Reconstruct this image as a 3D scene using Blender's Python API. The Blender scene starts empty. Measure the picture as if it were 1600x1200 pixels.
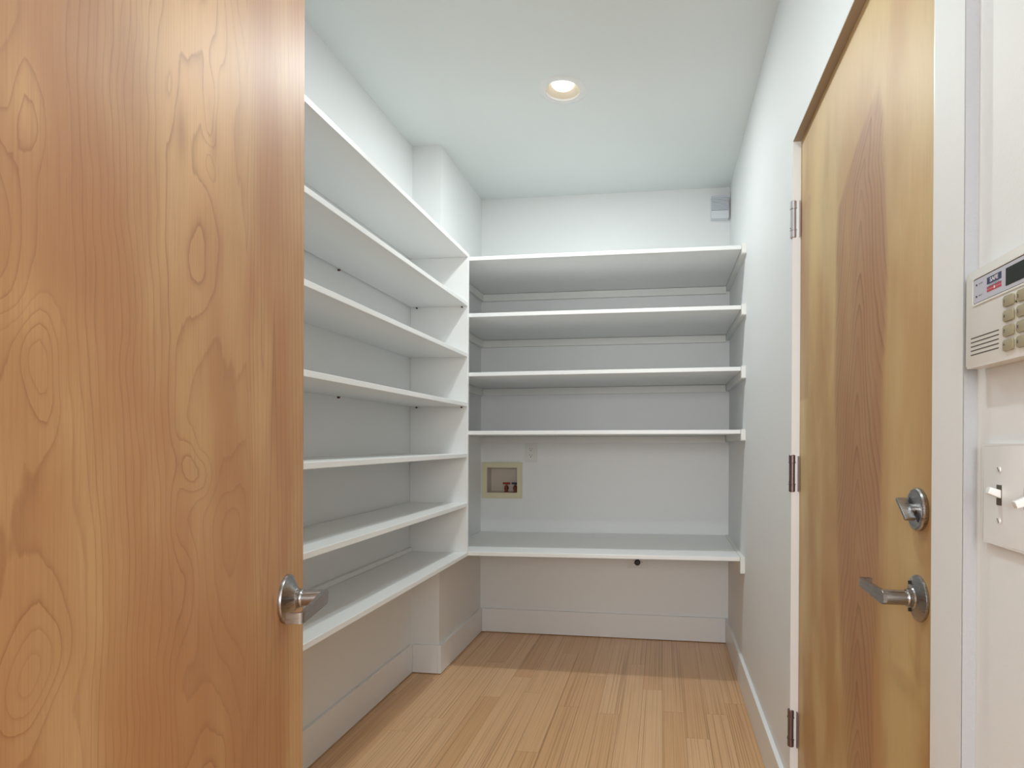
import bpy, bmesh, math, random
from mathutils import Vector, Matrix, noise
random.seed(7)
S = bpy.context.scene
COL = S.collection
R = math.radians

# ------------------------------------------------------------------ camera, world, exposure, large lights
cam_d = bpy.data.cameras.new('camera'); cam = bpy.data.objects.new('camera', cam_d); COL.objects.link(cam)
cam_d.sensor_width = 36; cam_d.lens = 925 / 1600 * 36
cam_d.shift_x = (800 - 912) / 1600; cam_d.shift_y = (694 - 600) / 1600
cam_d.clip_start = .01
yaw, pit, rol = R(7.605), R(-.17), R(.25)
F_ = Vector((-math.sin(yaw) * math.cos(pit), math.cos(yaw) * math.cos(pit), math.sin(pit)))
r_ = Vector((math.cos(yaw), math.sin(yaw), 0)); u_ = r_.cross(F_)
rt = r_ * math.cos(rol) + u_ * math.sin(rol); up = -r_ * math.sin(rol) + u_ * math.cos(rol)
M = Matrix((rt, up, -F_)).transposed().to_4x4(); M.translation = (0, 0, 1.17)
cam.matrix_world = M
S.camera = cam
S.view_settings.view_transform = 'Standard'; S.view_settings.look = 'None'
S.view_settings.gamma = 1; S.view_settings.use_curve_mapping = False
S.view_settings.exposure = 0.0

w = bpy.data.worlds.new('world'); S.world = w; w.use_nodes = True
w.node_tree.nodes['Background'].inputs[0].default_value = (.75, .85, 1, 1)
w.node_tree.nodes['Background'].inputs[1].default_value = .3

def area(name, loc, rot, size, size_y, power, color, shape='RECTANGLE'):
    d = bpy.data.lights.new(name, 'AREA'); d.shape = shape; d.size = size
    if shape in ('RECTANGLE', 'ELLIPSE'): d.size_y = size_y
    d.energy = power; d.color = color
    o = bpy.data.objects.new(name, d); COL.objects.link(o); o.location = loc; o.rotation_euler = rot
    return o
CAN = (-.428, 2.484)
CEIL = 2.666
# the pantry downlight, an added unseen second downlight, and added fill from the hall
CAN2 = (-.25, .95)
area('downlight_lamp', (CAN[0], CAN[1], CEIL - .0075), (0, 0, 0), .085, 0, 11.8, (.95, 1, 1), 'DISK')
area('downlight_lamp', (CAN2[0], CAN2[1], CEIL - .0075), (0, 0, 0), .085, 0, 8.3, (.86, .98, 1), 'DISK')  # second downlight, added out of view to brighten the entrance end
area('hall_fill_light', (0, -2.35, 1.7), (R(90), 0, 0), 1.8, 1.0, 77, (.94, .94, .95))  # unseen fill light added behind the camera, entering through the doorway

# added unseen fill spot, aimed up and forward like a flash bounced off the ceiling
fd = bpy.data.lights.new('bounce_fill', 'SPOT'); fd.energy = 28; fd.color = (.86, .94, 1); fd.spot_size = R(75); fd.spot_blend = .8; fd.shadow_soft_size = .06
fo_ = bpy.data.objects.new('bounce_fill', fd); COL.objects.link(fo_); fo_.location = (.05, -.06, 1.45)
fo_.rotation_euler = (R(90 + 52), 0, R(5))

# ------------------------------------------------------------------ helpers
def setp(o, label=None, cat=None, group=None, kind=None):
    if label: o['label'] = label
    if cat: o['category'] = cat
    if group: o['group'] = group
    if kind: o['kind'] = kind
    return o

def empty(name, mat=None, **k):
    o = bpy.data.objects.new(name, None); COL.objects.link(o); o.empty_display_size = .05
    if mat is not None: o.matrix_world = mat
    return setp(o, **k)

def obj(name, bm, mat, parent=None, smooth=False, **k):
    me = bpy.data.meshes.new(name)
    bmesh.ops.recalc_face_normals(bm, faces=bm.faces)
    bm.to_mesh(me); bm.free()
    if smooth:
        for p in me.polygons: p.use_smooth = True
        me.set_sharp_from_angle(angle=R(32))
    me.materials.append(mat)
    o = bpy.data.objects.new(name, me); COL.objects.link(o)
    if parent: o.parent = parent
    return setp(o, **k)

def box(bm, x0, x1, y0, y1, z0, z1, bev=0, seg=1):
    g = bmesh.ops.create_cube(bm, size=1)
    vs = g['verts']
    for v in vs:
        v.co = Vector((x0 + (v.co.x + .5) * (x1 - x0), y0 + (v.co.y + .5) * (y1 - y0), z0 + (v.co.z + .5) * (z1 - z0)))
    if bev:
        es = list({e for v in vs for e in v.link_edges})
        bmesh.ops.bevel(bm, geom=es, offset=bev, segments=seg, affect='EDGES', profile=.5)
    return bm

def B(*a, **k):
    return box(bmesh.new(), *a, **k)

def lathe(bm, prof, n=40, M=None):
    """prof: list of (radius, height); axis local +Z"""
    M = M or Matrix()
    rings = []
    for r, h in prof:
        if r <= 1e-6: rings.append([bm.verts.new(M @ Vector((0, 0, h)))])
        else: rings.append([bm.verts.new(M @ Vector((r * math.cos(2 * math.pi * i / n), r * math.sin(2 * math.pi * i / n), h))) for i in range(n)])
    for a, b in zip(rings, rings[1:]):
        for i in range(n):
            j = (i + 1) % n
            if len(a) == 1 and len(b) == 1: continue
            if len(a) == 1: bm.faces.new((a[0], b[i], b[j]))
            elif len(b) == 1: bm.faces.new((a[i], a[j], b[0]))
            else: bm.faces.new((a[i], a[j], b[j], b[i]))
    return bm

def prism(bm, pts, z0, z1, M=None, bev=0):
    """pts 2D outline in local xy, extruded z0..z1"""
    M = M or Matrix()
    lo = [bm.verts.new(M @ Vector((x, y, z0))) for x, y in pts]
    hi = [bm.verts.new(M @ Vector((x, y, z1))) for x, y in pts]
    fs = [bm.faces.new(lo[::-1]), bm.faces.new(hi)]
    n = len(pts)
    for i in range(n):
        fs.append(bm.faces.new((lo[i], lo[(i + 1) % n], hi[(i + 1) % n], hi[i])))
    if bev:
        es = list({e for f in fs[:2] for e in f.edges})
        bmesh.ops.bevel(bm, geom=es, offset=bev, segments=2, affect='EDGES', profile=.5)
    return bm

def rrect(x0, x1, y0, y1, r, n=5):
    out = []
    for cx, cy, a in ((x1 - r, y1 - r, 0), (x0 + r, y1 - r, 90), (x0 + r, y0 + r, 180), (x1 - r, y0 + r, 270)):
        for i in range(n + 1):
            t = R(a + 90 * i / n); out.append((cx + r * math.cos(t), cy + r * math.sin(t)))
    return out

def frame_on(origin, n):
    """local x = to the right as one faces the surface, y = up, z = out of the surface"""
    n = Vector(n).normalized(); u = Vector((0, 0, 1)); r = u.cross(n)
    m = Matrix((r, u, n)).transposed().to_4x4(); m.translation = origin
    return m

# ------------------------------------------------------------------ materials
def nodes(name):
    m = bpy.data.materials.new(name); m.use_nodes = True
    nt = m.node_tree; return m, nt, nt.nodes['Principled BSDF']

def plain(name, col, rough=.5, metal=0, bump=0, bscale=300, coat=0, var=0.0, **k):
    m, nt, b = nodes(name)
    b.inputs['Base Color'].default_value = (*col, 1); b.inputs['Roughness'].default_value = rough
    b.inputs['Metallic'].default_value = metal
    if coat: b.inputs['Coat Weight'].default_value = coat; b.inputs['Coat Roughness'].default_value = .15
    tc = nt.nodes.new('ShaderNodeTexCoord')
    nz = nt.nodes.new('ShaderNodeTexNoise'); nz.inputs['Scale'].default_value = bscale; nz.inputs['Detail'].default_value = 3
    nt.links.new(tc.outputs['Object'], nz.inputs['Vector'])
    if bump:
        bp = nt.nodes.new('ShaderNodeBump'); bp.inputs['Strength'].default_value = bump; bp.inputs['Distance'].default_value = .001
        nt.links.new(nz.outputs['Fac'], bp.inputs['Height']); nt.links.new(bp.outputs['Normal'], b.inputs['Normal'])
    if var:
        n2 = nt.nodes.new('ShaderNodeTexNoise'); n2.inputs['Scale'].default_value = 2.5
        nt.links.new(tc.outputs['Object'], n2.inputs['Vector'])
        mx = nt.nodes.new('ShaderNodeMix'); mx.data_type = 'RGBA'
        mx.inputs[6].default_value = (*[c * (1 - var) for c in col], 1); mx.inputs[7].default_value = (*[min(1, c * (1 + var)) for c in col], 1)
        nt.links.new(n2.outputs['Fac'], mx.inputs[0]); nt.links.new(mx.outputs[2], b.inputs['Base Color'])
    return m

M_wall = plain('wall_paint', (.835, .85, .85), .55, bump=.25, bscale=160, var=.012)
M_tex = plain('textured_return', (.45, .46, .48), .6, bump=.8, bscale=220)  # return strip toned darker than the wall beside it
M_ceil = plain('ceiling_paint', (.76, .80, .79), .7, bump=.15, bscale=200, var=.01)
M_trim = plain('trim_paint', (.86, .865, .87), .32, bump=.05, bscale=60, var=.01)
M_shelf = plain('white_melamine', (.88, .89, .88), .35, bump=.04, bscale=80, var=.008)
M_cleat = plain('cleat_paint', (.84, .845, .81), .4, bump=.15, bscale=90, var=.02)
M_plate = plain('white_plastic', (.80, .80, .79), .25)
M_keypad = plain('ivory_plastic', (.78, .775, .74), .35, bump=.1, bscale=900)
M_cream = plain('cream_plastic', (.74, .68, .48), .35)
M_boxin = plain('box_interior_plastic', (.62, .55, .47), .5)
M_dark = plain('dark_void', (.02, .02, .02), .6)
M_black = plain('black_rubber', (.008, .008, .008), .35)
M_brown = plain('brown_plastic', (.10, .04, .025), .5)
M_red = plain('red_enamel', (.30, .02, .015), .35)
M_blue = plain('dark_blue_enamel', (.025, .03, .06), .35)
M_brass = plain('valve_brass', (.22, .07, .05), .35, metal=.8)
M_lens = plain('lcd_glass', (.022, .028, .027), .12)
M_face = plain('lilac_faceplate', (.56, .57, .66), .4)
M_navy = plain('navy_print', (.03, .045, .12), .5)
M_redp = plain('red_print', (.50, .06, .09), .5)
M_whitep = plain('white_print', (.75, .74, .80), .5)
M_greyp = plain('grey_print', (.33, .33, .42), .5)
M_btn = plain('smoky_yellow_rubber', (.36, .32, .21), .45)
M_btnp = plain('dark_key_print', (.05, .05, .05), .5)
M_slot = plain('slot_shadow_plastic', (.10, .085, .07), .7)
M_siren = plain('grey_white_plastic', (.74, .77, .81), .4)
M_baffle = plain('reflector_white', (.80, .72, .58), .4)
M_hingeL = plain('satin_nickel_light', (.58, .56, .58), .3, metal=.9)
M_hingeD = plain('dark_bronze_nickel', (.20, .145, .15), .35, metal=.85)
M_soffit = plain('shade_tinted_head', (.42, .33, .24), .5)  # warm shade and floor bounce painted into the colour of the white head

def brushed(name, col, rough):
    m, nt, b = nodes(name)
    b.inputs['Base Color'].default_value = (*col, 1); b.inputs['Metallic'].default_value = 1
    b.inputs['Roughness'].default_value = rough
    tc = nt.nodes.new('ShaderNodeTexCoord'); mp = nt.nodes.new('ShaderNodeMapping'); mp.inputs['Scale'].default_value = (60, 1800, 60)
    nz = nt.nodes.new('ShaderNodeTexNoise'); nz.inputs['Scale'].default_value = 1; nz.inputs['Detail'].default_value = 2
    nt.links.new(tc.outputs['Object'], mp.inputs[0]); nt.links.new(mp.outputs[0], nz.inputs['Vector'])
    mr = nt.nodes.new('ShaderNodeMapRange'); mr.inputs[3].default_value = rough - .06; mr.inputs[4].default_value = rough + .1
    nt.links.new(nz.outputs['Fac'], mr.inputs[0]); nt.links.new(mr.outputs[0], b.inputs['Roughness'])
    return m
M_nickel = brushed('satin_nickel', (.38, .37, .37), .27)

def lamp_mat():
    m, nt, b = nodes('lamp_lens')
    b.inputs['Base Color'].default_value = (.9, .9, .9, 1)
    b.inputs['Emission Color'].default_value = (1, .97, .92, 1); b.inputs['Emission Strength'].default_value = 1.25
    return m
M_lamp = lamp_mat()

def mathn(nt, op, a=None, b=None, c=None):
    n = nt.nodes.new('ShaderNodeMath'); n.operation = op
    for i, v in enumerate((a, b, c)):
        if v is None: continue
        if isinstance(v, (int, float)): n.inputs[i].default_value = v
        else: nt.links.new(v, n.inputs[i])
    return n.outputs[0]

def mixc(nt, fac, a, b):
    n = nt.nodes.new('ShaderNodeMix'); n.data_type = 'RGBA'
    for i, v in ((0, fac), (6, a), (7, b)):
        if isinstance(v, tuple): n.inputs[i].default_value = (*v, 1)
        elif isinstance(v, (int, float)): n.inputs[i].default_value = v
        else: nt.links.new(v, n.inputs[i])
    return n.outputs[2]

def smooth(nt, v, a, b, lo=0., hi=1.):
    n = nt.nodes.new('ShaderNodeMapRange'); n.interpolation_type = 'SMOOTHSTEP'
    nt.links.new(v, n.inputs[0]); n.inputs[1].default_value = a; n.inputs[2].default_value = b
    n.inputs[3].default_value = lo; n.inputs[4].default_value = hi
    return n.outputs[0]

def noisen(nt, vec, scale, detail=3, rough=.5, sc=(1, 1, 1), loc=(0, 0, 0), dist=0):
    mp = nt.nodes.new('ShaderNodeMapping'); mp.inputs['Scale'].default_value = sc; mp.inputs['Location'].default_value = loc
    nt.links.new(vec, mp.inputs[0])
    nz = nt.nodes.new('ShaderNodeTexNoise'); nz.inputs['Scale'].default_value = scale; nz.inputs['Detail'].default_value = detail
    nz.inputs['Roughness'].default_value = rough; nz.inputs['Distortion'].default_value = dist
    nt.links.new(mp.outputs[0], nz.inputs['Vector'])
    return nz.outputs['Fac']

def veneer(name, pale, mid, line, stripe, fine_amt, line_amt, only_heart=False, pw=8.0):
    """birch veneer: growth contours from the surface attribute 'fig', darker heartwood from 'heart', fine grain along local y (height)"""
    m, nt, b = nodes(name)
    tc = nt.nodes.new('ShaderNodeTexCoord').outputs['Object']
    at = nt.nodes.new('ShaderNodeAttribute'); at.attribute_name = 'fig'
    ah = nt.nodes.new('ShaderNodeAttribute'); ah.attribute_name = 'heart'
    ap = nt.nodes.new('ShaderNodeAttribute'); ap.attribute_name = 'pale'
    wob = noisen(nt, tc, 1, 4, .55, (30, 6, 30))
    wob2 = noisen(nt, tc, 1, 2, .5, (110, 25, 110))
    f = mathn(nt, 'ADD', at.outputs['Fac'], mathn(nt, 'MULTIPLY_ADD', wob, .5, -.25))
    f = mathn(nt, 'ADD', f, mathn(nt, 'MULTIPLY_ADD', wob2, .14, -.07))
    fr = mathn(nt, 'FRACT', f)
    fall = mathn(nt, 'POWER', fr, pw)                       # latewood: slow rise ...
    edge = smooth(nt, fr, .93, 1.0, 1., 0.)                  # ... and a crisp end
    ln = mathn(nt, 'MULTIPLY', fall, edge)
    if only_heart: ln = mathn(nt, 'MULTIPLY', ln, ah.outputs['Fac'])
    fl = mathn(nt, 'FLOOR', f)
    wn = nt.nodes.new('ShaderNodeTexWhiteNoise'); wn.noise_dimensions = '1D'; nt.links.new(fl, wn.inputs['W'])
    ln = mathn(nt, 'MULTIPLY', ln, mathn(nt, 'MULTIPLY_ADD', wn.outputs['Value'], .7, .45))
    fine = noisen(nt, tc, 1, 4, .65, (420, 9, 420))
    fine2 = noisen(nt, tc, 1, 3, .6, (1500, 40, 1500))
    big = noisen(nt, tc, 1, 3, .5, (7, 2.2, 7), (3.1, 1.7, 0))
    c = mixc(nt, smooth(nt, big, .35, .68), mid, pale)
    c = mixc(nt, ap.outputs['Fac'], c, tuple(min(1, x * 1.22) for x in pale))
    c = mixc(nt, ah.outputs['Fac'], c, stripe)
    c = mixc(nt, mathn(nt, 'MULTIPLY', ln, line_amt), c, line)
    c = mixc(nt, smooth(nt, fine, .42, .75, 0., fine_amt), c, line)
    c = mixc(nt, smooth(nt, fine2, .5, .8, 0., fine_amt * .6), c, line)
    nt.links.new(c, b.inputs['Base Color'])
    b.inputs['Roughness'].default_value = .5
    b.inputs['Coat Weight'].default_value = .12; b.inputs['Coat Roughness'].default_value = .4
    bp = nt.nodes.new('ShaderNodeBump'); bp.inputs['Strength'].default_value = .12; bp.inputs['Distance'].default_value = .0006
    nt.links.new(fine, bp.inputs['Height']); nt.links.new(bp.outputs['Normal'], b.inputs['Normal'])
    return m
M_birch = veneer('birch_veneer', (.61, .365, .165), (.48, .225, .09), (.27, .095, .03), (.34, .15, .055), .22, .85)
M_maple = veneer('pale_birch_veneer', (.63, .44, .195), (.50, .275, .105), (.19, .07, .025), (.42, .21, .10), .14, 1.0, True, 3.5)

def bamboo():
    m, nt, b = nodes('bamboo')
    tc = nt.nodes.new('ShaderNodeTexCoord').outputs['Object']
    oi = nt.nodes.new('ShaderNodeObjectInfo')
    sh = nt.nodes.new('ShaderNodeCombineXYZ'); nt.links.new(mathn(nt, 'MULTIPLY', oi.outputs['Random'], 40.), sh.inputs[0])
    nt.links.new(mathn(nt, 'MULTIPLY', oi.outputs['Random'], 90.), sh.inputs[1])
    va = nt.nodes.new('ShaderNodeVectorMath'); va.operation = 'ADD'; nt.links.new(tc, va.inputs[0]); nt.links.new(sh.outputs[0], va.inputs[1])
    v = va.outputs[0]
    strip = noisen(nt, v, 1, 1, .4, (190, .7, 1))
    strip2 = noisen(nt, v, 1, 3, .6, (620, 3, 1))
    base = mixc(nt, oi.outputs['Random'], (.80, .51, .285), (.69, .40, .195))
    c = mixc(nt, smooth(nt, strip, .49, .71, 0., .5), base, (.34, .165, .07))
    c = mixc(nt, smooth(nt, strip2, .5, .75, 0., .4), c, (.33, .16, .07))
    nt.links.new(c, b.inputs['Base Color']); b.inputs['Roughness'].default_value = .34
    b.inputs['Coat Weight'].default_value = .2; b.inputs['Coat Roughness'].default_value = .2
    return m
M_floor = bamboo()
M_sub = plain('subfloor_joint', (.12, .06, .03), .8)

# ------------------------------------------------------------------ room dimensions (metres; camera stands over the origin)
XR, XR2 = .384, .400           # right wall, and its slightly set-back stretch by the entrance
XL, XP = -1.265, -1.115        # left wall, boxed-out corner
YP, YB = 2.865, 3.547          # front of the boxed-out corner, back wall
YF = .16                       # inner face of the front wall
ST = dict(kind='structure')

# floor: planks one by one over the pantry, a plain slab below
fl = empty('floor', label='bamboo strip floor of narrow blond planks', cat='floor', **ST)
obj('subfloor', B(-1.5, 1.2, -2.45, 3.7, -.05, -.012), M_sub, fl)
PW = .0922
joints = {-6: 2.637, -5: 2.882, -4: 2.707, -3: 3.24, -2: 2.588, -1: 2.942, 0: 2.543, 1: 3.133, 2: 2.82, -8: 2.40, -7: 3.05}
x0 = -.180
k = -16
while x0 + k * PW < 1.2:
    a = x0 + k * PW; bb = a + PW
    if bb > -1.45:
        j = joints.get(k + 1, 2.1 + random.random() * 1.2)
        ys = [j]; y = j
        while y > -2.4:
            y -= random.uniform(.85, 1.5); ys.append(y)
        ys = [max(q, -2.45) for q in ys]; ys.insert(0, 3.6)
        for y1, y0 in zip(ys, ys[1:]):
            if y1 - y0 < .02: continue
            bm = box(bmesh.new(), a + .0004, bb - .0004, y0 + .0005, y1 - .0005, -.012, 0)
            obj('plank', bm, M_floor, fl)
    k += 1

# ceiling with a round hole for the downlight
def ceiling(bm, CAN, ya, yb):
    n = 48; r = .080
    rect = [(-1.5, ya), (1.2, ya), (1.2, yb), (-1.5, yb)]
    for z, flip in ((CEIL, False), (CEIL + .10, True)):
        ring = [bm.verts.new((CAN[0] + r * math.cos(2 * math.pi * i / n), CAN[1] + r * math.sin(2 * math.pi * i / n), z)) for i in range(n)]
        cs = [bm.verts.new((x, y, z)) for x, y in rect]
        q = n // 4
        # corners are seen from the hole at angles in the 3rd, 4th, 1st, 2nd quadrant
        order = [(2 * q, 3 * q, 0), (3 * q, 4 * q, 1), (0, q, 2), (q, 2 * q, 3)]
        for s, e, c in order:
            for i in range(s, e): bm.faces.new((ring[i % n], ring[(i + 1) % n], cs[c]))
            bm.faces.new((ring[e % n], cs[(c + 1) % 4], cs[c]))
        if z == CEIL: low = ring
        else:
            for i in range(n): bm.faces.new((low[i], low[(i + 1) % n], ring[(i + 1) % n], ring[i]))
    return bm
bm = bmesh.new(); ceiling(bm, CAN2, -2.45, 1.7); ceiling(bm, CAN, 1.7, 3.7)
obj('ceiling', bm, M_ceil, label='smooth pale painted ceiling', cat='ceiling', **ST)

obj('wall_left', B(XL - .12, XL, -.0, YB + .12, 0, CEIL), M_wall, label='white left wall behind the long shelving', cat='wall', **ST)
obj('wall_back', B(XL - .12, XR + .14, YB, YB + .12, 0, CEIL), M_wall, label='white back wall behind the deep shelves', cat='wall', **ST)
obj('wall_corner', B(XL - .01, XP, YP, YB + .01, 0, CEIL), M_wall, label='boxed-out white column in the back left corner', cat='wall', **ST)

# right wall with the entrance-door opening
DY0, DY1, DH = .909, 1.850, 2.078
bm = bmesh.new()
box(bm, XR, XR + .14, DY1, YB + .01, 0, CEIL)
box(bm, XR, XR + .14, DY0, DY1, DH, CEIL)
box(bm, XR, XR + .14, .824, DY0, 0, CEIL)
wr = obj('wall_right', bm, M_wall, label='white right wall holding the wooden door', cat='wall', **ST)
bm = bmesh.new()
box(bm, XR2, XR + .14, -.0, .8235, 0, CEIL)
obj('wall_right', bm, M_wall, label='set-back stretch of right wall carrying keypad and switches', cat='wall', **ST)
# the return of the set-back, textured
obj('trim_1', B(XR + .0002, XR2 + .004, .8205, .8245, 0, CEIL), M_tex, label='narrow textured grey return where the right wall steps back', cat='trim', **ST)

# front wall: doorway the camera looks through
bm = bmesh.new()
box(bm, XL - .12, -.40, .04, YF, 0, CEIL)
box(bm, -.40, XR2, .04, YF, 2.075, CEIL)
obj('wall_front', bm, M_wall, label='white front wall with the doorway, beside the camera', cat='wall', **ST)
# hall behind the camera
bm = bmesh.new()
box(bm, -1.5, -1.38, -2.45, .04, 0, CEIL); box(bm, 1.1, 1.22, -2.45, .04, 0, CEIL)
box(bm, -1.5, 1.22, -2.57, -2.45, 0, CEIL); box(bm, XR + .14, 1.22, .0, .12, 0, CEIL)
obj('wall_hall', bm, M_wall, label='white walls of the hall behind the camera', cat='wall', **ST)

# baseboards
BH, BT = .145, .015
def base(name, x0, x1, y0, y1, label):
    obj(name, box(bmesh.new(), x0, x1, y0, y1, .0035, BH, bev=.0015), M_trim, label=label, cat='baseboard', **ST)
base('baseboard_left', XL - .001, XL + BT, .17, YP, 'white baseboard under the long left shelves')
base('baseboard_corner', XP - .002, XP + BT, YP - BT, YB, 'white baseboard on the side of the boxed-out column')
base('baseboard_corner', XL + BT + .0005, XP - .0025, YP - BT, YP + .001, 'short white baseboard across the front of the boxed-out column')
base('baseboard_back', XP + BT + .0005, XR - BT - .0005, YB - BT, YB + .001, 'white baseboard along the back wall')
base('baseboard_right', XR - BT, XR + .001, DY1 + .0, YB, 'white baseboard along the right wall beyond the door')

# door jamb lining (entrance door)
tr = empty('trim_2', label='white painted door lining around the right-hand wooden door', cat='door frame', **ST)
obj('hinge_jamb', B(XR + .0003, XR + .139, DY1 - .003, DY1 + .001, 0, DH), M_trim, tr)
obj('latch_jamb', B(XR + .0003, XR + .139, DY0 - .001, DY0 + .003, 0, DH), M_trim, tr)
obj('head_jamb', B(XR + .0003, XR + .139, DY0 + .003, DY1 - .003, DH - .003, DH + .001), M_soffit, tr, label='head of the door lining, taupe from shade painted into its colour')
obj('door_stop', B(XR + .072, XR + .139, DY1 - .018, DY1 - .003, 0, DH - .003), M_trim, tr)
obj('door_stop', B(XR + .072, XR + .139, DY0 + .003, DY0 + .018, 0, DH - .003), M_trim, tr)
obj('door_stop', B(XR + .072, XR + .139, DY0 + .018, DY1 - .018, DH - .018, DH - .003), M_trim, tr)
obj('door_light_seal', B(XR + .139, XR + .145, DY0 - .05, DY1 + .05, -.01, DH + .05), M_dark, tr)  # dark sheet added behind the door to keep light out of the gaps

# ------------------------------------------------------------------ doors
def door_slab(parent, W, H, T, fig, heart, pale, mat, z0, nx=110, ny=280):
    """slab in the door's own frame: x 0..W from hinge to latch (or reverse), y = height, z = 0 is the visible face"""
    bm = bmesh.new()
    grid = [[bm.verts.new((W * i / nx, z0 + (H - z0) * j / ny, 0)) for i in range(nx + 1)] for j in range(ny + 1)]
    for j in range(ny):
        for i in range(nx):
            bm.faces.new((grid[j][i], grid[j][i + 1], grid[j + 1][i + 1], grid[j + 1][i]))
    bk = [bm.verts.new((x, y, -T)) for x, y in ((0, z0), (W, z0), (W, H), (0, H))]
    bm.faces.new(bk[::-1])
    bm.faces.new([grid[0][i] for i in range(nx, -1, -1)] + [bk[0], bk[1]])
    bm.faces.new([grid[ny][i] for i in range(nx + 1)] + [bk[2], bk[3]])
    bm.faces.new([grid[j][0] for j in range(ny + 1)] + [bk[3], bk[0]])
    bm.faces.new([grid[j][nx] for j in range(ny, -1, -1)] + [bk[1], bk[2]])
    o = obj('door_panel', bm, mat, parent)
    me = o.data
    co = [v.co for v in me.vertices]
    for nm, fn in (('fig', fig), ('heart', heart), ('pale', pale)):
        a = me.attributes.new(nm, 'FLOAT', 'POINT')
        a.data.foreach_set('value', [float(fn(c.x, c.y)) for c in co])
    return o

def lever_set(parent, at, L=-1, cone=True):
    """lever handle in the door's frame, local z out of the door; L = side the arm points to"""
    e = bpy.data.objects.new('lever_handle', None); COL.objects.link(e); e.parent = parent; e.location = at
    e.empty_display_size = .03
    c = .015 if cone else .011
    bm = bmesh.new()
    lathe(bm, [(0, 0), (.0365, 0), (.0368, .002), (.036, .0045), (.033, .0062), (.0165, c), (.0152, c + .002), (.0152, c + .005), (0, c + .005)], 56)
    obj('rosette', bm, M_nickel, e, smooth=True)
    bm = bmesh.new()
    lathe(bm, [(0, c + .004), (.0128, c + .004), (.0136, c + .006), (.0136, c + .008), (.0128, c + .010), (.0108, c + .0102), (.0108, c + .0125), (.0119, c + .0127), (.0119, .0575), (0, .0575)], 40)
    obj('shank', bm, M_nickel, e, smooth=True)
    # flat arm, seen from above: out to the end and back towards the door; tapers in height
    bm = bmesh.new()
    N = 14
    path = []
    for i in range(N + 1):
        t = i / N; path.append((L * (-.012 + .117 * t), .0585, .0118 - .0042 * t))
    rc = .006
    for i in range(1, 5):
        a = R(90 * i / 4); path.append((L * (.105 + rc * math.sin(a)), .0585 - rc * (1 - math.cos(a)), .0075))
    path.append((L * (.105 + rc), .036, .0072))
    T = .0055
    rows = []
    for i, (x, z, h) in enumerate(path):
        p = Vector(path[max(i - 1, 0)][:2]); q = Vector(path[min(i + 1, len(path) - 1)][:2]); d = (q - p).normalized(); nn = Vector((-d.y, d.x))
        if L < 0: nn = -nn
        o2 = Vector((x, z)) + nn * 0; i2 = Vector((x, z)) - nn * T
        if i == 0: h = h * .55
        elif i == 1: h = h * .93
        rows.append([bm.verts.new((o2.x, -h, o2.y)), bm.verts.new((o2.x, h, o2.y)), bm.verts.new((i2.x, h, i2.y)), bm.verts.new((i2.x, -h, i2.y))])
    for a, b in zip(rows, rows[1:]):
        for s in range(4): bm.faces.new((a[s], a[(s + 1) % 4], b[(s + 1) % 4], b[s]))
    bm.faces.new(rows[0][::-1]); bm.faces.new(rows[-1])
    bmesh.ops.bevel(bm, geom=[e_ for e_ in bm.edges if e_.calc_face_angle(0) > .9], offset=.0008, segments=2, affect='EDGES')
    obj('lever_arm', bm, M_nickel, e, smooth=True)
    return e

def g(u, z, cu, cz, au, az, A):
    return A * math.exp(-((u - cu) / au) ** 2 - ((z - cz) / az) ** 2)

# --- door 1: the open pantry door on the left
ang = R(16.0)
dd = Vector((-math.sin(ang), math.cos(ang), 0)); nn1 = Vector((math.cos(ang), math.sin(ang), 0))
ros = Vector((-.570, .837, 0)); W1 = .762
edge1 = ros + dd * .080
m1 = frame_on(edge1 - dd * W1, nn1)
door1 = empty('door_1', m1, label='open birch-veneer pantry door with swirling grain, at the left', cat='door', **ST)
def warp(u, z, k=1.):
    return noise.noise(Vector((u * 5 * k, z * 2.2 * k, 3.3))) * .5 + noise.noise(Vector((u * 13 * k, z * 5 * k, 9.1))) * .22
def N3(a, b, c): return noise.noise(Vector((a, b, c)))
def wrp(u, z, k=1):
    du = .026 * N3(u * 4, z * 3.0, 5.5) + .013 * N3(u * 11, z * 8, 2.5) + .0048 * N3(u * 30, z * 26, 7.5)
    dz = .045 * N3(u * 5, z * 3.5, 15.5) + .018 * N3(u * 16, z * 11, 12.5) + .006 * N3(u * 40, z * 34, 17.5)
    return u + du * k, z + dz * k
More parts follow.
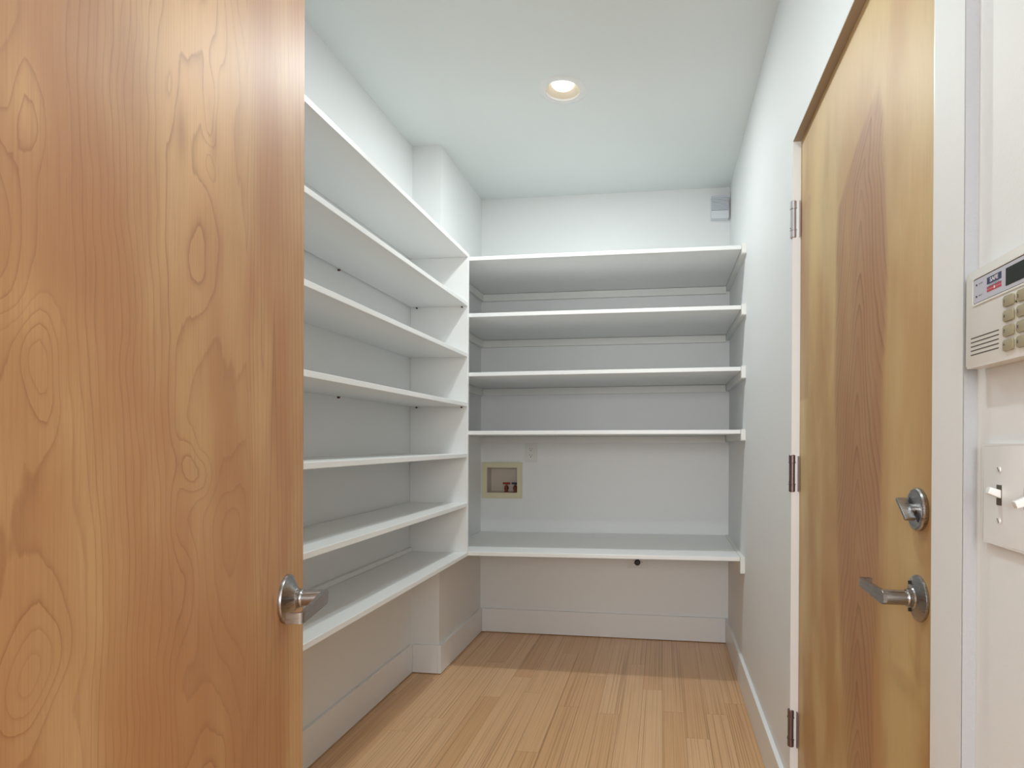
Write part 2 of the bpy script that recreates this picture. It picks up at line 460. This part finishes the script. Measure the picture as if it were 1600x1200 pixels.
def fig1(x, z):
    u0 = (W1 - x) - .020; z0 = z            # distance from the latch edge
    k = max(.12, min(1, (u0 - .10) / .10))
    u, z = wrp(u0, z, k)
    # tight flowing lines down the middle, wide loose figure on both sides
    F = 12.0 * max(0, min(1, (u - .365) / .155)) + 2.6 * max(0, u - .16) / .2
    lf = 1 - max(0, min(1, (u - .35) / .06))
    F += lf * 2.4 * (N3(u * 4.5, z * 1.9, 3.3) + .55 * N3(u * 12, z * 4.5, 9.1))
    rf = max(0, min(1, (u - .52) / .03))
    F += rf * 1.5 * (N3(u * 6, z * 3, 23.3) + .5 * N3(u * 14, z * 7, 29.1))
    F += g(u, z, .60, 1.322, .040, .075, -5.0) + g(u, z, .557, 1.409, .014, .036, -2.2) + g(u, z, .557, 1.215, .020, .050, 3.2)
    F += g(u, z, .578, 1.005, .030, .050, 4.2) + g(u, z, .331, 1.136, .040, .028, 3.2) + g(u, z, .367, 1.483, .010, .040, 1.6)
    F += g(u, z, .296, 1.51, .014, .05, 2.2) + g(u, z, .296, 1.462, .014, .02, -1.8) + g(u, z, .31, 1.37, .035, .06, 2.0)
    F += g(u, z, .36, 1.0, .035, .05, 2.2) + g(u, z, .25, 1.07, .04, .07, -1.6)
    F += g(u, z, .575, .80, .05, .10, 4.5) + g(u, z, .30, .75, .06, .10, 3.5) + g(u, z, .56, 1.70, .05, .16, -4.5) + g(u, z, .33, 1.80, .06, .2, 3.4)
    fe = 1 - max(0, min(1, (u0 - .155) / .05))                      # straight fine grain next to the edge
    q = u0 - .112 - .006 * N3(z * 2, 4, 4)
    F = F * (1 - fe) + fe * (math.sqrt((q * 60) ** 2 + .25) + 2.6 * z0 + .25 * N3(u0 * 20, z0 * 4, 3))
    return F + 40
def pale1(x, z):
    u = (W1 - x) - .020
    return max(0, min(1, g(u, z, .35, 1.53, .06, .12, 1.0) + g(u, z, .57, 1.40, .02, .03, .5) + g(u, z, .28, 1.62, .07, .16, .75) + g(u, z, .57, 1.26, .05, .02, .3)))
def heart1(x, z):
    u = (W1 - x) - .020
    return max(0, min(.6, g(u, z, .367, 1.483, .011, .032, .6) + g(u, z, .296, 1.51, .010, .026, .45) + g(u, z, .47, 1.50, .05, .035, .25)))
door_slab(door1, W1, 2.035, .035, fig1, heart1, pale1, M_birch, .012)
lever_set(door1, (W1 - .080, .929, 0), -1, True)
bm = B(W1 - .0005, W1 + .001, .905, .955, -.030, -.005)
obj('latch_plate', bm, M_nickel, door1)

# --- door 2: the closed entrance door in the right wall
XD = .407
m2 = frame_on(Vector((XD, DY1 - .004, 0)), (-1, 0, 0))
door2 = empty('door_2', m2, label='closed pale wooden door with darker heartwood stripe, in the right wall', cat='door', **ST)
W2 = (DY1 - .004) - (DY0 + .004)
HL = [(.3, 1.36), (.649, 1.415), (.859, 1.454), (1.159, 1.486), (1.40, 1.492), (1.618, 1.485), (1.72, 1.465), (1.77, 1.40), (1.815, 1.32), (1.87, 1.20)]
HR = [(.3, 1.21), (.731, 1.199), (.92, 1.182), (1.162, 1.173), (1.397, 1.151), (1.68, 1.155), (1.78, 1.168), (1.87, 1.20)]
def pl(t, z):
    for (a, p), (b, q) in zip(t, t[1:]):
        if z <= b: return p + (q - p) * max(0, (z - a)) / (b - a)
    return t[-1][1]
def heart2(x, z):
    Y = (DY1 - .004) - x + .010 * noise.noise(Vector((z * 5, 2, 7)))
    if z > 1.87: return 0
    l, r = pl(HL, z), pl(HR, z)
    d = min(l - Y, (Y - r) * 1.6)
    s = max(0, min(1, d / .03 + .15)) * min(1, (1.87 - z) / .05)
    s = s * (.75 + .3 * noise.noise(Vector((x * 12, z * 3, 1))))
    # thinner brown margin close to the hinges
    hz = max(0, min(1, (Y - 1.77 + .03 * z) / .03)) * max(0, min(1, (2.3 - z) / .6)) * .35 if z > 1.3 else 0
    return max(0, min(.8, max(s, hz)))
def fig2(x, z):
    Y = (DY1 - .004) - x
    mid = pl(HL, min(z, 1.9)) * .45 + pl(HR, min(z, 1.9)) * .55
    q = (Y - mid)
    x2 = .012 * noise.noise(Vector((x * 6, z * 5, 4.4))) + .005 * noise.noise(Vector((x * 20, z * 22, 8.8)))
    q = q + x2
    return math.sqrt((q * 50) ** 2 + .6) + z * 12 + 1.1 * noise.noise(Vector((x * 9, z * 6, 1.3))) + 40
def pale2(x, z):
    Y = (DY1 - .004) - x
    v = g(Y, z, 1.66, 1.75, .06, .35, .7) + g(Y, z, 1.0, 1.5, .12, .5, .45) + g(Y, z, 1.3, 2.05, .4, .14, .6)
    return max(0, min(1, v + .25 * noise.noise(Vector((x * 6, z * 4, 2)))))
door_slab(door2, W2, DH - .004, .045, fig2, heart2, pale2, M_maple, .012)
lx = (DY1 - .004) - 1.006
lever_set(door2, (lx, .924, 0), -1, False)
# two screw slots on the rosette
db = bpy.data.objects.new('deadbolt', None); COL.objects.link(db); db.parent = door2; db.location = (lx, 1.0655, 0); db.empty_display_size = .03
bm = bmesh.new()
lathe(bm, [(0, 0), (.0335, 0), (.0342, .002), (.0342, .006), (.0325, .0085), (.029, .0095), (.0275, .0092), (0, .0092)], 56)
obj('rosette', bm, M_nickel, db, smooth=True)
rot = Matrix.Rotation(R(-38), 4, 'Z')
bm = bmesh.new()
box(bm, -.025, .023, -.0032, .0032, .013, .030, bev=.0018, seg=2)
lathe(bm, [(0, .009), (.0085, .009), (.0085, .016), (0, .018)], 24)
bmesh.ops.transform(bm, matrix=rot, verts=bm.verts)
obj('thumb_turn', bm, M_nickel, db, smooth=True)
bm = bmesh.new(); box(bm, -.024, .024, -.0052, .0052, .0088, .0098); bmesh.ops.transform(bm, matrix=rot, verts=bm.verts)
obj('turn_slot', bm, M_black, db)
for zz in (.022, -.022):
    bm = lathe(bmesh.new(), [(0, .0), (.0030, .0), (.0030, .0118), (0, .0118)], 14, Matrix.Translation((-.012, zz, .0)))
    obj('rosette_screw', bm, M_black, [c for c in door2.children if c.name.startswith('lever_handle')][0])

# hinges
for zc, mt, lab in ((1.8435, M_hingeL, 'bright satin top hinge'), (1.0795, M_hingeD, 'dark bronze middle hinge'), (.311, M_hingeD, 'dark bronze bottom hinge')):
    h = bpy.data.objects.new('hinge', None); COL.objects.link(h); h.parent = door2; h.location = (-.008, zc, .019); h.empty_display_size = .03
    h['label'] = lab
    rx = Matrix.Rotation(R(-90), 4, 'X')
    H2 = .056
    bm = bmesh.new()
    r = .0100
    prof = [(0, -H2), (r * .8, -H2), (r, -H2 + .002), (r, -H2 + .022), (r * 1.12, -H2 + .0225), (r * 1.12, -H2 + .0245), (r * .94, -H2 + .025),
            (r * .94, H2 - .025), (r * 1.12, H2 - .0245), (r * 1.12, H2 - .0225), (r, H2 - .022), (r, H2 - .002), (r * .8, H2), (0, H2)]
    lathe(bm, prof, 28, rx)
    obj('knuckle', bm, mt, h, smooth=True)
    obj('leaf', B(.004, .016, -H2 + .002, H2 - .004, -.0165, -.0135), mt, h)
    obj('leaf', B(-.0045, -.002, -H2 + .002, H2 - .002, -.0165, -.001), mt, h)
    pn = lathe(bmesh.new(), [(0, .008), (.0022, .008), (.0022, .0145), (0, .0145)], 12, Matrix.Translation((0, H2 - .012, 0)) @ Matrix.Rotation(R(-90), 4, 'Y'))
    obj('tension_pin', pn, M_black, h)
    pn = lathe(bmesh.new(), [(0, .0), (.0016, .0), (.0016, .0103), (0, .0103)], 12, Matrix.Translation((.001, -H2 + .030, 0)))
    obj('pin_hole', pn, M_black, h)

# ------------------------------------------------------------------ left shelving unit
SX = -.964; T = .019
un = empty('shelving_unit', Matrix.Translation((XL, .24, 0)), label='tall white seven-shelf unit along the left wall', cat='shelves')
def loc(bm):  # into the unit's frame
    bmesh.ops.translate(bm, vec=(-XL, -.24, 0), verts=bm.verts); return bm
obj('side_panel', loc(B(XL + .0003, SX, YP - T, YP - .0005, .599, 2.090, bev=.0012)), M_shelf, un)
obj('side_panel', loc(B(XL + .004, SX, .22, .22 + T, .599, 2.090, bev=.0012)), M_shelf, un)
SZ = [2.090, 1.845, 1.592, 1.346, 1.093, .847, .599]
for i, z in enumerate(SZ):
    y1 = YP - .0005 if i == 0 else YP - T - .0008
    y0 = .22 if i == 0 else .22 + T + .0008
    gap = (.001, .007, .001, .002, .001, .008, .001)[i]
    obj('shelf', loc(B(XL + gap, SX - .0005, y0, y1, z, z + T, bev=.0012)), M_shelf, un)
obj('back_strip', loc(B(XL + .0005, XL + .018, .24, YP - T - .001, .6185, .6375, bev=.0015)), M_shelf, un)
for z in (1.845, 1.346):
    for px, py, rx in ((XL, 2.174, 'wall'), (XL, 1.30, 'wall'), (-1.229, YP - T, 'panel'), (-.994, YP - T, 'panel')):
        if rx == 'wall': mm = Matrix.Translation((px, py, z - .004)) @ Matrix.Rotation(R(90), 4, 'Y')
        else: mm = Matrix.Translation((px, py, z - .004)) @ Matrix.Rotation(R(90), 4, 'X')
        obj('shelf_pin', loc(lathe(bmesh.new(), [(0, 0), (.0038, 0), (.0038, .009), (0, .009)], 12, mm)), M_brown, un)

# ------------------------------------------------------------------ deep wall shelves at the back
BS = [(2.077, 2.084, .026), (1.794, 1.801, .030), (1.497, 1.511, .038), (1.205, 1.214, .033), (.598, .612, .056)]
labs = ['topmost deep white shelf across the back wall', 'second deep white shelf from the top on the back wall',
        'middle deep white shelf on the back wall', 'deep white back shelf just above the recessed valve box',
        'lowest deep white back shelf, low over the bare floor']
for (zl, zr, cl), lab in zip(BS, labs):
    e = empty('wall_shelf', Matrix.Translation((XP, YP, zl)), label=lab, cat='shelf', group='deep shelves on the back wall')
    x0s, x1s = XP + .001, XR - .0205
    bm = box(bmesh.new(), x0s, x1s, YP + .0005, YB - .003, 0, T, bev=.0012)
    for v in bm.verts:
        t = (v.co.x - x0s) / (x1s - x0s); v.co.z += (zr - zl) * t - .003 * 4 * t * (1 - t) * .5
    bmesh.ops.translate(bm, vec=(-XP, -YP, 0), verts=bm.verts)
    obj('board', bm, M_shelf, e)
    CH = .043
    def cleat(pts, y0, y1):
        bm = bmesh.new()
        box(bm, *pts[:2], y0, y1, *pts[2:], bev=.0012)
        bmesh.ops.translate(bm, vec=(-XP, -YP, -zl), verts=bm.verts)
        return bm
    # right cleat: carries the board end, slightly proud of its front with a clipped lower corner
    bm = bmesh.new()
    zt = zr + T + .002; zb = zr - cl
    prof = [(YP - .018, zt), (YP - .018, zb + .004), (YP - .013, zb), (YB - .001, zb), (YB - .001, zt)]
    lo = [bm.verts.new((XR - .0200, y, z)) for y, z in prof]; hi = [bm.verts.new((XR - .0003, y, z)) for y, z in prof]
    bm.faces.new(lo); bm.faces.new(hi[::-1])
    for i in range(5): bm.faces.new((lo[i], lo[(i + 1) % 5], hi[(i + 1) % 5], hi[i]))
    bmesh.ops.translate(bm, vec=(-XP, -YP, -zl), verts=bm.verts)
    obj('cleat', bm, M_cleat, e)
    obj('cleat', cleat((XP + .0005, XP + .020, zl - CH, zl - .0008), YP + .002, YB - .021), M_cleat, e)
    if zl > 1:
        bm = cleat((XP + .0005, XR - .0215, zl - CH, zl - .0012), YB - .020, YB - .0005)
        for v in bm.verts:
            t = (v.co.x) / (XR - .02 - XP); v.co.z += (zr - zl) * t
        obj('cleat', bm, M_cleat, e)

# ------------------------------------------------------------------ recessed downlight
def downlight(at, lab):
    dl = empty('recessed_light', Matrix.Translation((at[0], at[1], CEIL)), label=lab, cat='light')
    bm = bmesh.new()
    lathe(bm, [(.0735, .004), (.0735, -.004), (.077, -.0062), (.088, -.0055), (.100, -.0022), (.104, .0), (.104, .0012), (.0775, .0012)], 64)
    obj('trim_ring', bm, M_plate, dl, smooth=True)
    bm = bmesh.new()
    lathe(bm, [(.0735, .004), (.070, .009), (.053, .026), (.048, .030), (.048, .055), (.079, .055), (.079, .004), (.0735, .004)], 64)
    obj('baffle', bm, M_baffle, dl, smooth=True)
    bm = bmesh.new(); lathe(bm, [(0, .013), (.028, .0135), (.042, .016), (.0465, .021), (.0465, .050), (0, .050)], 48)
    obj('lamp', bm, M_lamp, dl, smooth=True)
    bm = bmesh.new(); lathe(bm, [(.0795, .002), (.0795, .098), (0, .098)], 48)
    obj('can_housing', bm, M_plate, dl)

downlight(CAN, 'round white recessed downlight, lit, in the ceiling before the back shelves')
downlight(CAN2, 'added second recessed downlight, unseen, over the entrance end of the pantry')

# ------------------------------------------------------------------ louvred box high on the back wall
sb = empty('louvred_box', frame_on(Vector((.323, YB, 2.540)), (0, -1, 0)), label='small white louvred plastic box high in the back right corner', cat='wall box')
bm = bmesh.new()
prism(bm, rrect(-.052, .050, -.067, .067, .004), .0005, .034)
obj('housing', bm, M_siren, sb)
bm = prism(bmesh.new(), rrect(-.052, .050, -.067, -.022, .004), .0342, .040, bev=.0012)
obj('lower_cover', bm, M_siren, sb)
for i in range(9):
    z = -.014 + i * .0088
    bm = bmesh.new(); box(bm, -.050, .048, z - .0026, z + .0026, .0342, .041, bev=.0008)
    bmesh.ops.rotate(bm, cent=(0, z, .037), matrix=Matrix.Rotation(R(18), 3, 'X'), verts=bm.verts)
    obj('louvre', bm, M_siren, sb)
obj('louvre_back', B(-.049, .047, -.020, .062, .0341, .0355), M_greyp, sb)

# ------------------------------------------------------------------ washer supply box
wb = empty('washer_outlet_box', frame_on(Vector((-.979, YB, .934)), (0, -1, 0)), label='cream recessed laundry valve box low-left on the back wall', cat='valve box')
fo = (-.127, .127, -.110, .111); fi = (-.094, .095, -.075, .078)
bm = bmesh.new()
def ringframe(bm, o, i, z0, z1):
    O = [(o[0], o[2]), (o[1], o[2]), (o[1], o[3]), (o[0], o[3])]; I = [(i[0], i[2]), (i[1], i[2]), (i[1], i[3]), (i[0], i[3])]
    V = [[bm.verts.new((x, y, z)) for x, y in P] for P, z in ((O, z0), (O, z1), (I, z1), (I, z0))]
    for a, b in zip(V, V[1:]):
        for k in range(4): bm.faces.new((a[k], a[(k + 1) % 4], b[(k + 1) % 4], b[k]))
ringframe(bm, fo, fi, .0005, .008)
bmesh.ops.bevel(bm, geom=[e for e in bm.edges if all(abs(v.co.z - .008) < 1e-5 for v in e.verts)], offset=.002, segments=2, affect='EDGES')
obj('frame', bm, M_cream, wb)
# the recess is built as a tray standing in front of the wall plane's hole: back, sides
HOLE = (-.094, .095, -.075, .078)
bm = bmesh.new()
dep = -.07
V0 = [bm.verts.new(p) for p in ((fi[0], fi[2], .006), (fi[1], fi[2], .006), (fi[1], fi[3], .006), (fi[0], fi[3], .006))]
V1 = [bm.verts.new(p) for p in ((fi[0] + .004, fi[2] + .004, dep), (fi[1] - .004, fi[2] + .004, dep), (fi[1] - .004, fi[3] - .004, dep), (fi[0] + .004, fi[3] - .004, dep))]
for k in range(4): bm.faces.new((V0[k], V0[(k + 1) % 4], V1[(k + 1) % 4], V1[k]))
bm.faces.new(V1)
tray = obj('recess', bm, M_boxin, wb)
for vx, mt, nm in ((.020, M_red, 'red-handled valve'), (.076, M_blue, 'dark-handled valve')):
    v = bpy.data.objects.new('valve', None); COL.objects.link(v); v.parent = wb; v.location = (vx, -.074, -.028); v['label'] = nm; v.empty_display_size = .02
    up_ = Matrix.Rotation(R(-90), 4, 'X')
    bm = lathe(bmesh.new(), [(0, 0), (.014, 0), (.014, .006), (.0095, .008), (.0095, .014), (.0135, .018), (.0135, .034), (.009, .038), (.0055, .040), (.0055, .050), (0, .050)], 18, up_)
    lathe(bm, [(0, 0), (.0085, 0), (.0095, .012), (.0095, .016), (.0055, .016), (.0055, .010), (0, .010)], 16, Matrix.Translation((0, .022, .006)))
    obj('valve_body', bm, M_brass, v, smooth=True)
    bm = bmesh.new(); box(bm, -.023, .023, .049, .060, -.007, .007, bev=.003, seg=2); box(bm, -.006, .006, .040, .052, -.005, .005, bev=.001)
    obj('valve_handle', bm, mt, v)

# cut the recess and nothing else out of the back wall
cut = bpy.data.meshes.new('cut'); cb = B(-.979 + fi[0] - .001, -.979 + fi[1] + .001, YB - .02, YB + .075, .934 + fi[2] - .001, .934 + fi[3] + .001); cb.to_mesh(cut); cb.free()
cuto = bpy.data.objects.new('cut', cut); COL.objects.link(cuto)
wbk = bpy.data.objects['wall_back']
md = wbk.modifiers.new('hole', 'BOOLEAN'); md.object = cuto; md.solver = 'EXACT'
bpy.context.view_layer.update()
dg = bpy.context.evaluated_depsgraph_get()
newme = bpy.data.meshes.new_from_object(wbk.evaluated_get(dg)); wbk.modifiers.clear(); wbk.data = newme
bpy.data.objects.remove(cuto)

# ------------------------------------------------------------------ outlets
def outlet(name, org, n, label, horiz=False):
    m = frame_on(org, n)
    if horiz: m = m @ Matrix.Rotation(R(90), 4, 'Z')
    e = empty(name, m, label=label, cat='outlet')
    obj('cover_plate', prism(bmesh.new(), rrect(-.0385, .0385, -.060, .060, .003), .0003, .0055, bev=.0018), M_plate, e)
    for s in (-1, 1):
        cy = s * .0195
        r = bpy.data.objects.new('receptacle', None); COL.objects.link(r); r.parent = e; r.location = (0, cy, 0); r.empty_display_size = .01
        pts = [(max(-.0135, min(.0135, .0172 * math.cos(R(a)))) , .0145 * math.sin(R(a))) for a in range(0, 360, 12)]
        obj('face', prism(bmesh.new(), pts, .0056, .0075), M_plate, r)
        obj('slot', B(-.0078, -.0056, -.001, .0075, .0070, .0078), M_dark, r)
        obj('slot', B(.0056, .0078, -.0005, .0068, .0070, .0078), M_dark, r)
        obj('slot', lathe(bmesh.new(), [(0, .0070), (.0028, .0070), (.0028, .0078), (0, .0078)], 12, Matrix.Translation((0, -.0072, 0))), M_dark, r)
    obj('screw', lathe(bmesh.new(), [(0, .0054), (.0028, .0054), (.0024, .0066), (0, .007)], 14), M_plate, e)
    return e
outlet('wall_outlet', Vector((-.798, YB, 1.107)), (0, -1, 0), 'white duplex outlet on the back wall just above the valve box')
outlet('wall_outlet', Vector((-.146, YB, .4585)), (0, -1, 0), 'sideways white outlet on the back wall hidden behind the lowest shelf', True)
pg = obj('power_plug', lathe(bmesh.new(), [(0, .008), (.0165, .008), (.0175, .011), (.0175, .024), (.012, .030), (0, .031)], 28), M_black,
         label='small round black plug in the low outlet under the lowest shelf', cat='plug')
pg.matrix_world = frame_on(Vector((-.146, YB, .4575)), (0, -1, 0))

# ------------------------------------------------------------------ alarm keypad on the right wall (local x runs towards the camera)
KY, KZ = .803, 1.323
kp = empty('alarm_keypad', frame_on(Vector((XR2, KY, KZ)), (-1, 0, 0)), label='ivory alarm keypad with dark display and square buttons, upper right', cat='keypad')
def kx(Y): return KY - Y
def kz(Z): return Z - KZ
D = .022
bm = bmesh.new(); prism(bm, rrect(.004, .182, -.0590, .0590, .004), .0005, .006)
obj('back_plate', bm, M_keypad, kp)
bm = bmesh.new(); prism(bm, rrect(.0, .188, -.0592, .0597, .0035), .006, D, bev=.0015)
obj('housing', bm, M_keypad, kp, smooth=True)
# raised rim round the display strip
bm = bmesh.new()
o_ = rrect(.0155, .171, .0155, .0500, .004); i_ = rrect(.0175, .169, .0178, .0480, .003)
vo0 = [bm.verts.new((x, y, D - .0002)) for x, y in o_]; vo = [bm.verts.new((x, y, D + .0010)) for x, y in o_]; vi = [bm.verts.new((x, y, D + .0010)) for x, y in i_]; vi0 = [bm.verts.new((x, y, D - .0002)) for x, y in i_]
for A_, B_ in ((vo0, vo), (vo, vi), (vi, vi0)):
    for k in range(len(A_)): bm.faces.new((A_[k], A_[(k + 1) % len(A_)], B_[(k + 1) % len(A_)], B_[k]))
obj('display_rim', bm, M_keypad, kp)
obj('rim_groove', prism(bmesh.new(), rrect(.0178, .1688, .0181, .0477, .003), D, D + .0003), M_slot, kp)
obj('faceplate', prism(bmesh.new(), rrect(.0184, .1682, .0187, .0468, .003), D, D + .0005), M_face, kp)
obj('lcd_screen', B(kx(.715), kx(.715) + .066, kz(1.346), kz(1.3655), D + .0005, D + .0009), M_lens, kp, label='dark liquid crystal display')
for z in (1.363, 1.349):
    obj('status_light', lathe(bmesh.new(), [(0, D + .0004), (.0012, D + .0004), (.0011, D + .0011), (0, D + .0013)], 14, Matrix.Translation((kx(.777), kz(z), 0))), M_black, kp)
obj('emblem', B(kx(.754), kx(.724), kz(1.3575), kz(1.3655), D + .0005, D + .0007), M_navy, kp, label='navy name block')
obj('emblem', B(kx(.754), kx(.724), kz(1.3485), kz(1.3540), D + .0005, D + .0007), M_redp, kp, label='red striped block')
obj('emblem_line', B(kx(.754), kx(.741), kz(1.3512), kz(1.3515), D + .0007, D + .0008), M_whitep, kp)
obj('emblem_line', B(kx(.735), kx(.724), kz(1.3512), kz(1.3515), D + .0007, D + .0008), M_whitep, kp)
obj('emblem_line', B(kx(.754), kx(.724), kz(1.3542), kz(1.3546), D + .0005, D + .0008), M_navy, kp)
obj('emblem_dot', lathe(bmesh.new(), [(0, D + .0007), (.0016, D + .0007), (.0016, D + .0009), (0, D + .0009)], 12, Matrix.Translation((kx(.738), kz(1.3513), 0))), M_whitep, kp)
def text(s, size, x, y, z, mat, parent, sx=1.0, off=0.):
    c = bpy.data.curves.new('lettering', 'FONT'); c.body = s; c.size = size; c.align_x = 'CENTER'; c.align_y = 'CENTER'; c.extrude = .0001; c.offset = off
    o = bpy.data.objects.new('tmp', c); COL.objects.link(o); bpy.context.view_layer.update()
    me = bpy.data.meshes.new_from_object(o.evaluated_get(bpy.context.evaluated_depsgraph_get())); bpy.data.objects.remove(o)
    me.materials.clear(); me.materials.append(mat)
    t = bpy.data.objects.new('lettering', me); COL.objects.link(t); t.parent = parent; t.location = (x, y, z); t.scale = (sx, 1, 1)
    return t
text('SAFE', .0066, kx(.739), kz(1.3614), D + .0008, M_whitep, kp, 1.25, .00012)
text('SYSTEMS', .0032, kx(.739), kz(1.3560), D + .0006, M_greyp, kp, 1.75)
text('ARMED', .0028, kx(.768), kz(1.3632), D + .0006, M_greyp, kp)
text('READY', .0028, kx(.768), kz(1.3492), D + .0006, M_greyp, kp)
for i in range(5):
    z = kz(1.3000 - i * .0051)
    obj('speaker_slot', B(.012, .0735, z - .0007, z + .0007, D - .001, D + .00015), M_slot, kp)
keys = ['1', '2', '3', 'A', '4', '5', '6', 'B', '7', '8', '9', 'C', '*', '0', '#', 'D']
btn = None
for r in range(4):
    for c in range(4):
        bx = kx(.708) + c * .0255; bz = kz((1.3285, 1.3120, 1.2955, 1.2795)[r])
        bt = bpy.data.objects.new('button', None); COL.objects.link(bt); bt.parent = kp; bt.location = (bx, bz, D); bt.empty_display_size = .005
        if btn is None:
            cap = obj('key_cap', prism(bmesh.new(), rrect(-.0094, .0094, -.0060, .0060, .002), -.0005, .0026, bev=.001), M_btn, bt, smooth=True); btn = cap.data
        else:
            cap = bpy.data.objects.new('key_cap', btn); COL.objects.link(cap); cap.parent = bt
        text(keys[r * 4 + c], .0050, -.0064, 0, .0027, M_btnp, bt)
obj('microphone_hole', lathe(bmesh.new(), [(0, D), (.0014, D), (.0014, D + .0006), (0, D + .0006)], 14, Matrix.Translation((kx(.6955), kz(1.3245), 0))), M_black, kp)

# ------------------------------------------------------------------ two-gang light switch below the keypad
sw = empty('light_switch', frame_on(Vector((XR2, .737, 1.110)), (-1, 0, 0)), label='white double toggle switch plate below the alarm keypad', cat='switch')
bm = bmesh.new(); prism(bm, rrect(-.0585, .0585, -.0605, .0605, .003), .0003, .0062, bev=.0035)
obj('cover_plate', bm, M_plate, sw, smooth=True)
for gx, tilt in ((-.020, 20), (.034, -22)):
    for s in (1, -1):
        scm = Matrix.Translation((gx, s * .0302, 0))
        q = obj('screw', lathe(bmesh.new(), [(0, .006), (.0034, .006), (.003, .0072), (0, .0076)], 18, scm), M_plate, sw, smooth=True)
        bm = bmesh.new(); box(bm, -.0030, .0030, -.0004, .0004, .0068, .0078); bmesh.ops.rotate(bm, matrix=Matrix.Rotation(R(-50), 3, 'Z'), verts=bm.verts); bmesh.ops.translate(bm, vec=(gx, s * .0302, 0), verts=bm.verts)
        obj('slot', bm, M_slot, q)
    obj('toggle_slot', B(gx - .0053, gx + .0053, -.0120, .0120, .0058, .0066), M_slot, sw)
    bm = bmesh.new()
    prism(bm, rrect(-.0044, .0044, -.0048, .0048, .001), -.002, .0145, bev=.0012)
    for v in bm.verts:
        if v.co.z > .01: v.co.x *= .86; v.co.y *= .80
    bmesh.ops.rotate(bm, cent=(0, 0, 0), matrix=Matrix.Rotation(R(-tilt), 3, 'X'), verts=bm.verts)
    bmesh.ops.translate(bm, vec=(gx, .001 if tilt > 0 else -.001, .0055), verts=bm.verts)
    obj('toggle', bm, M_plate, sw, smooth=True)
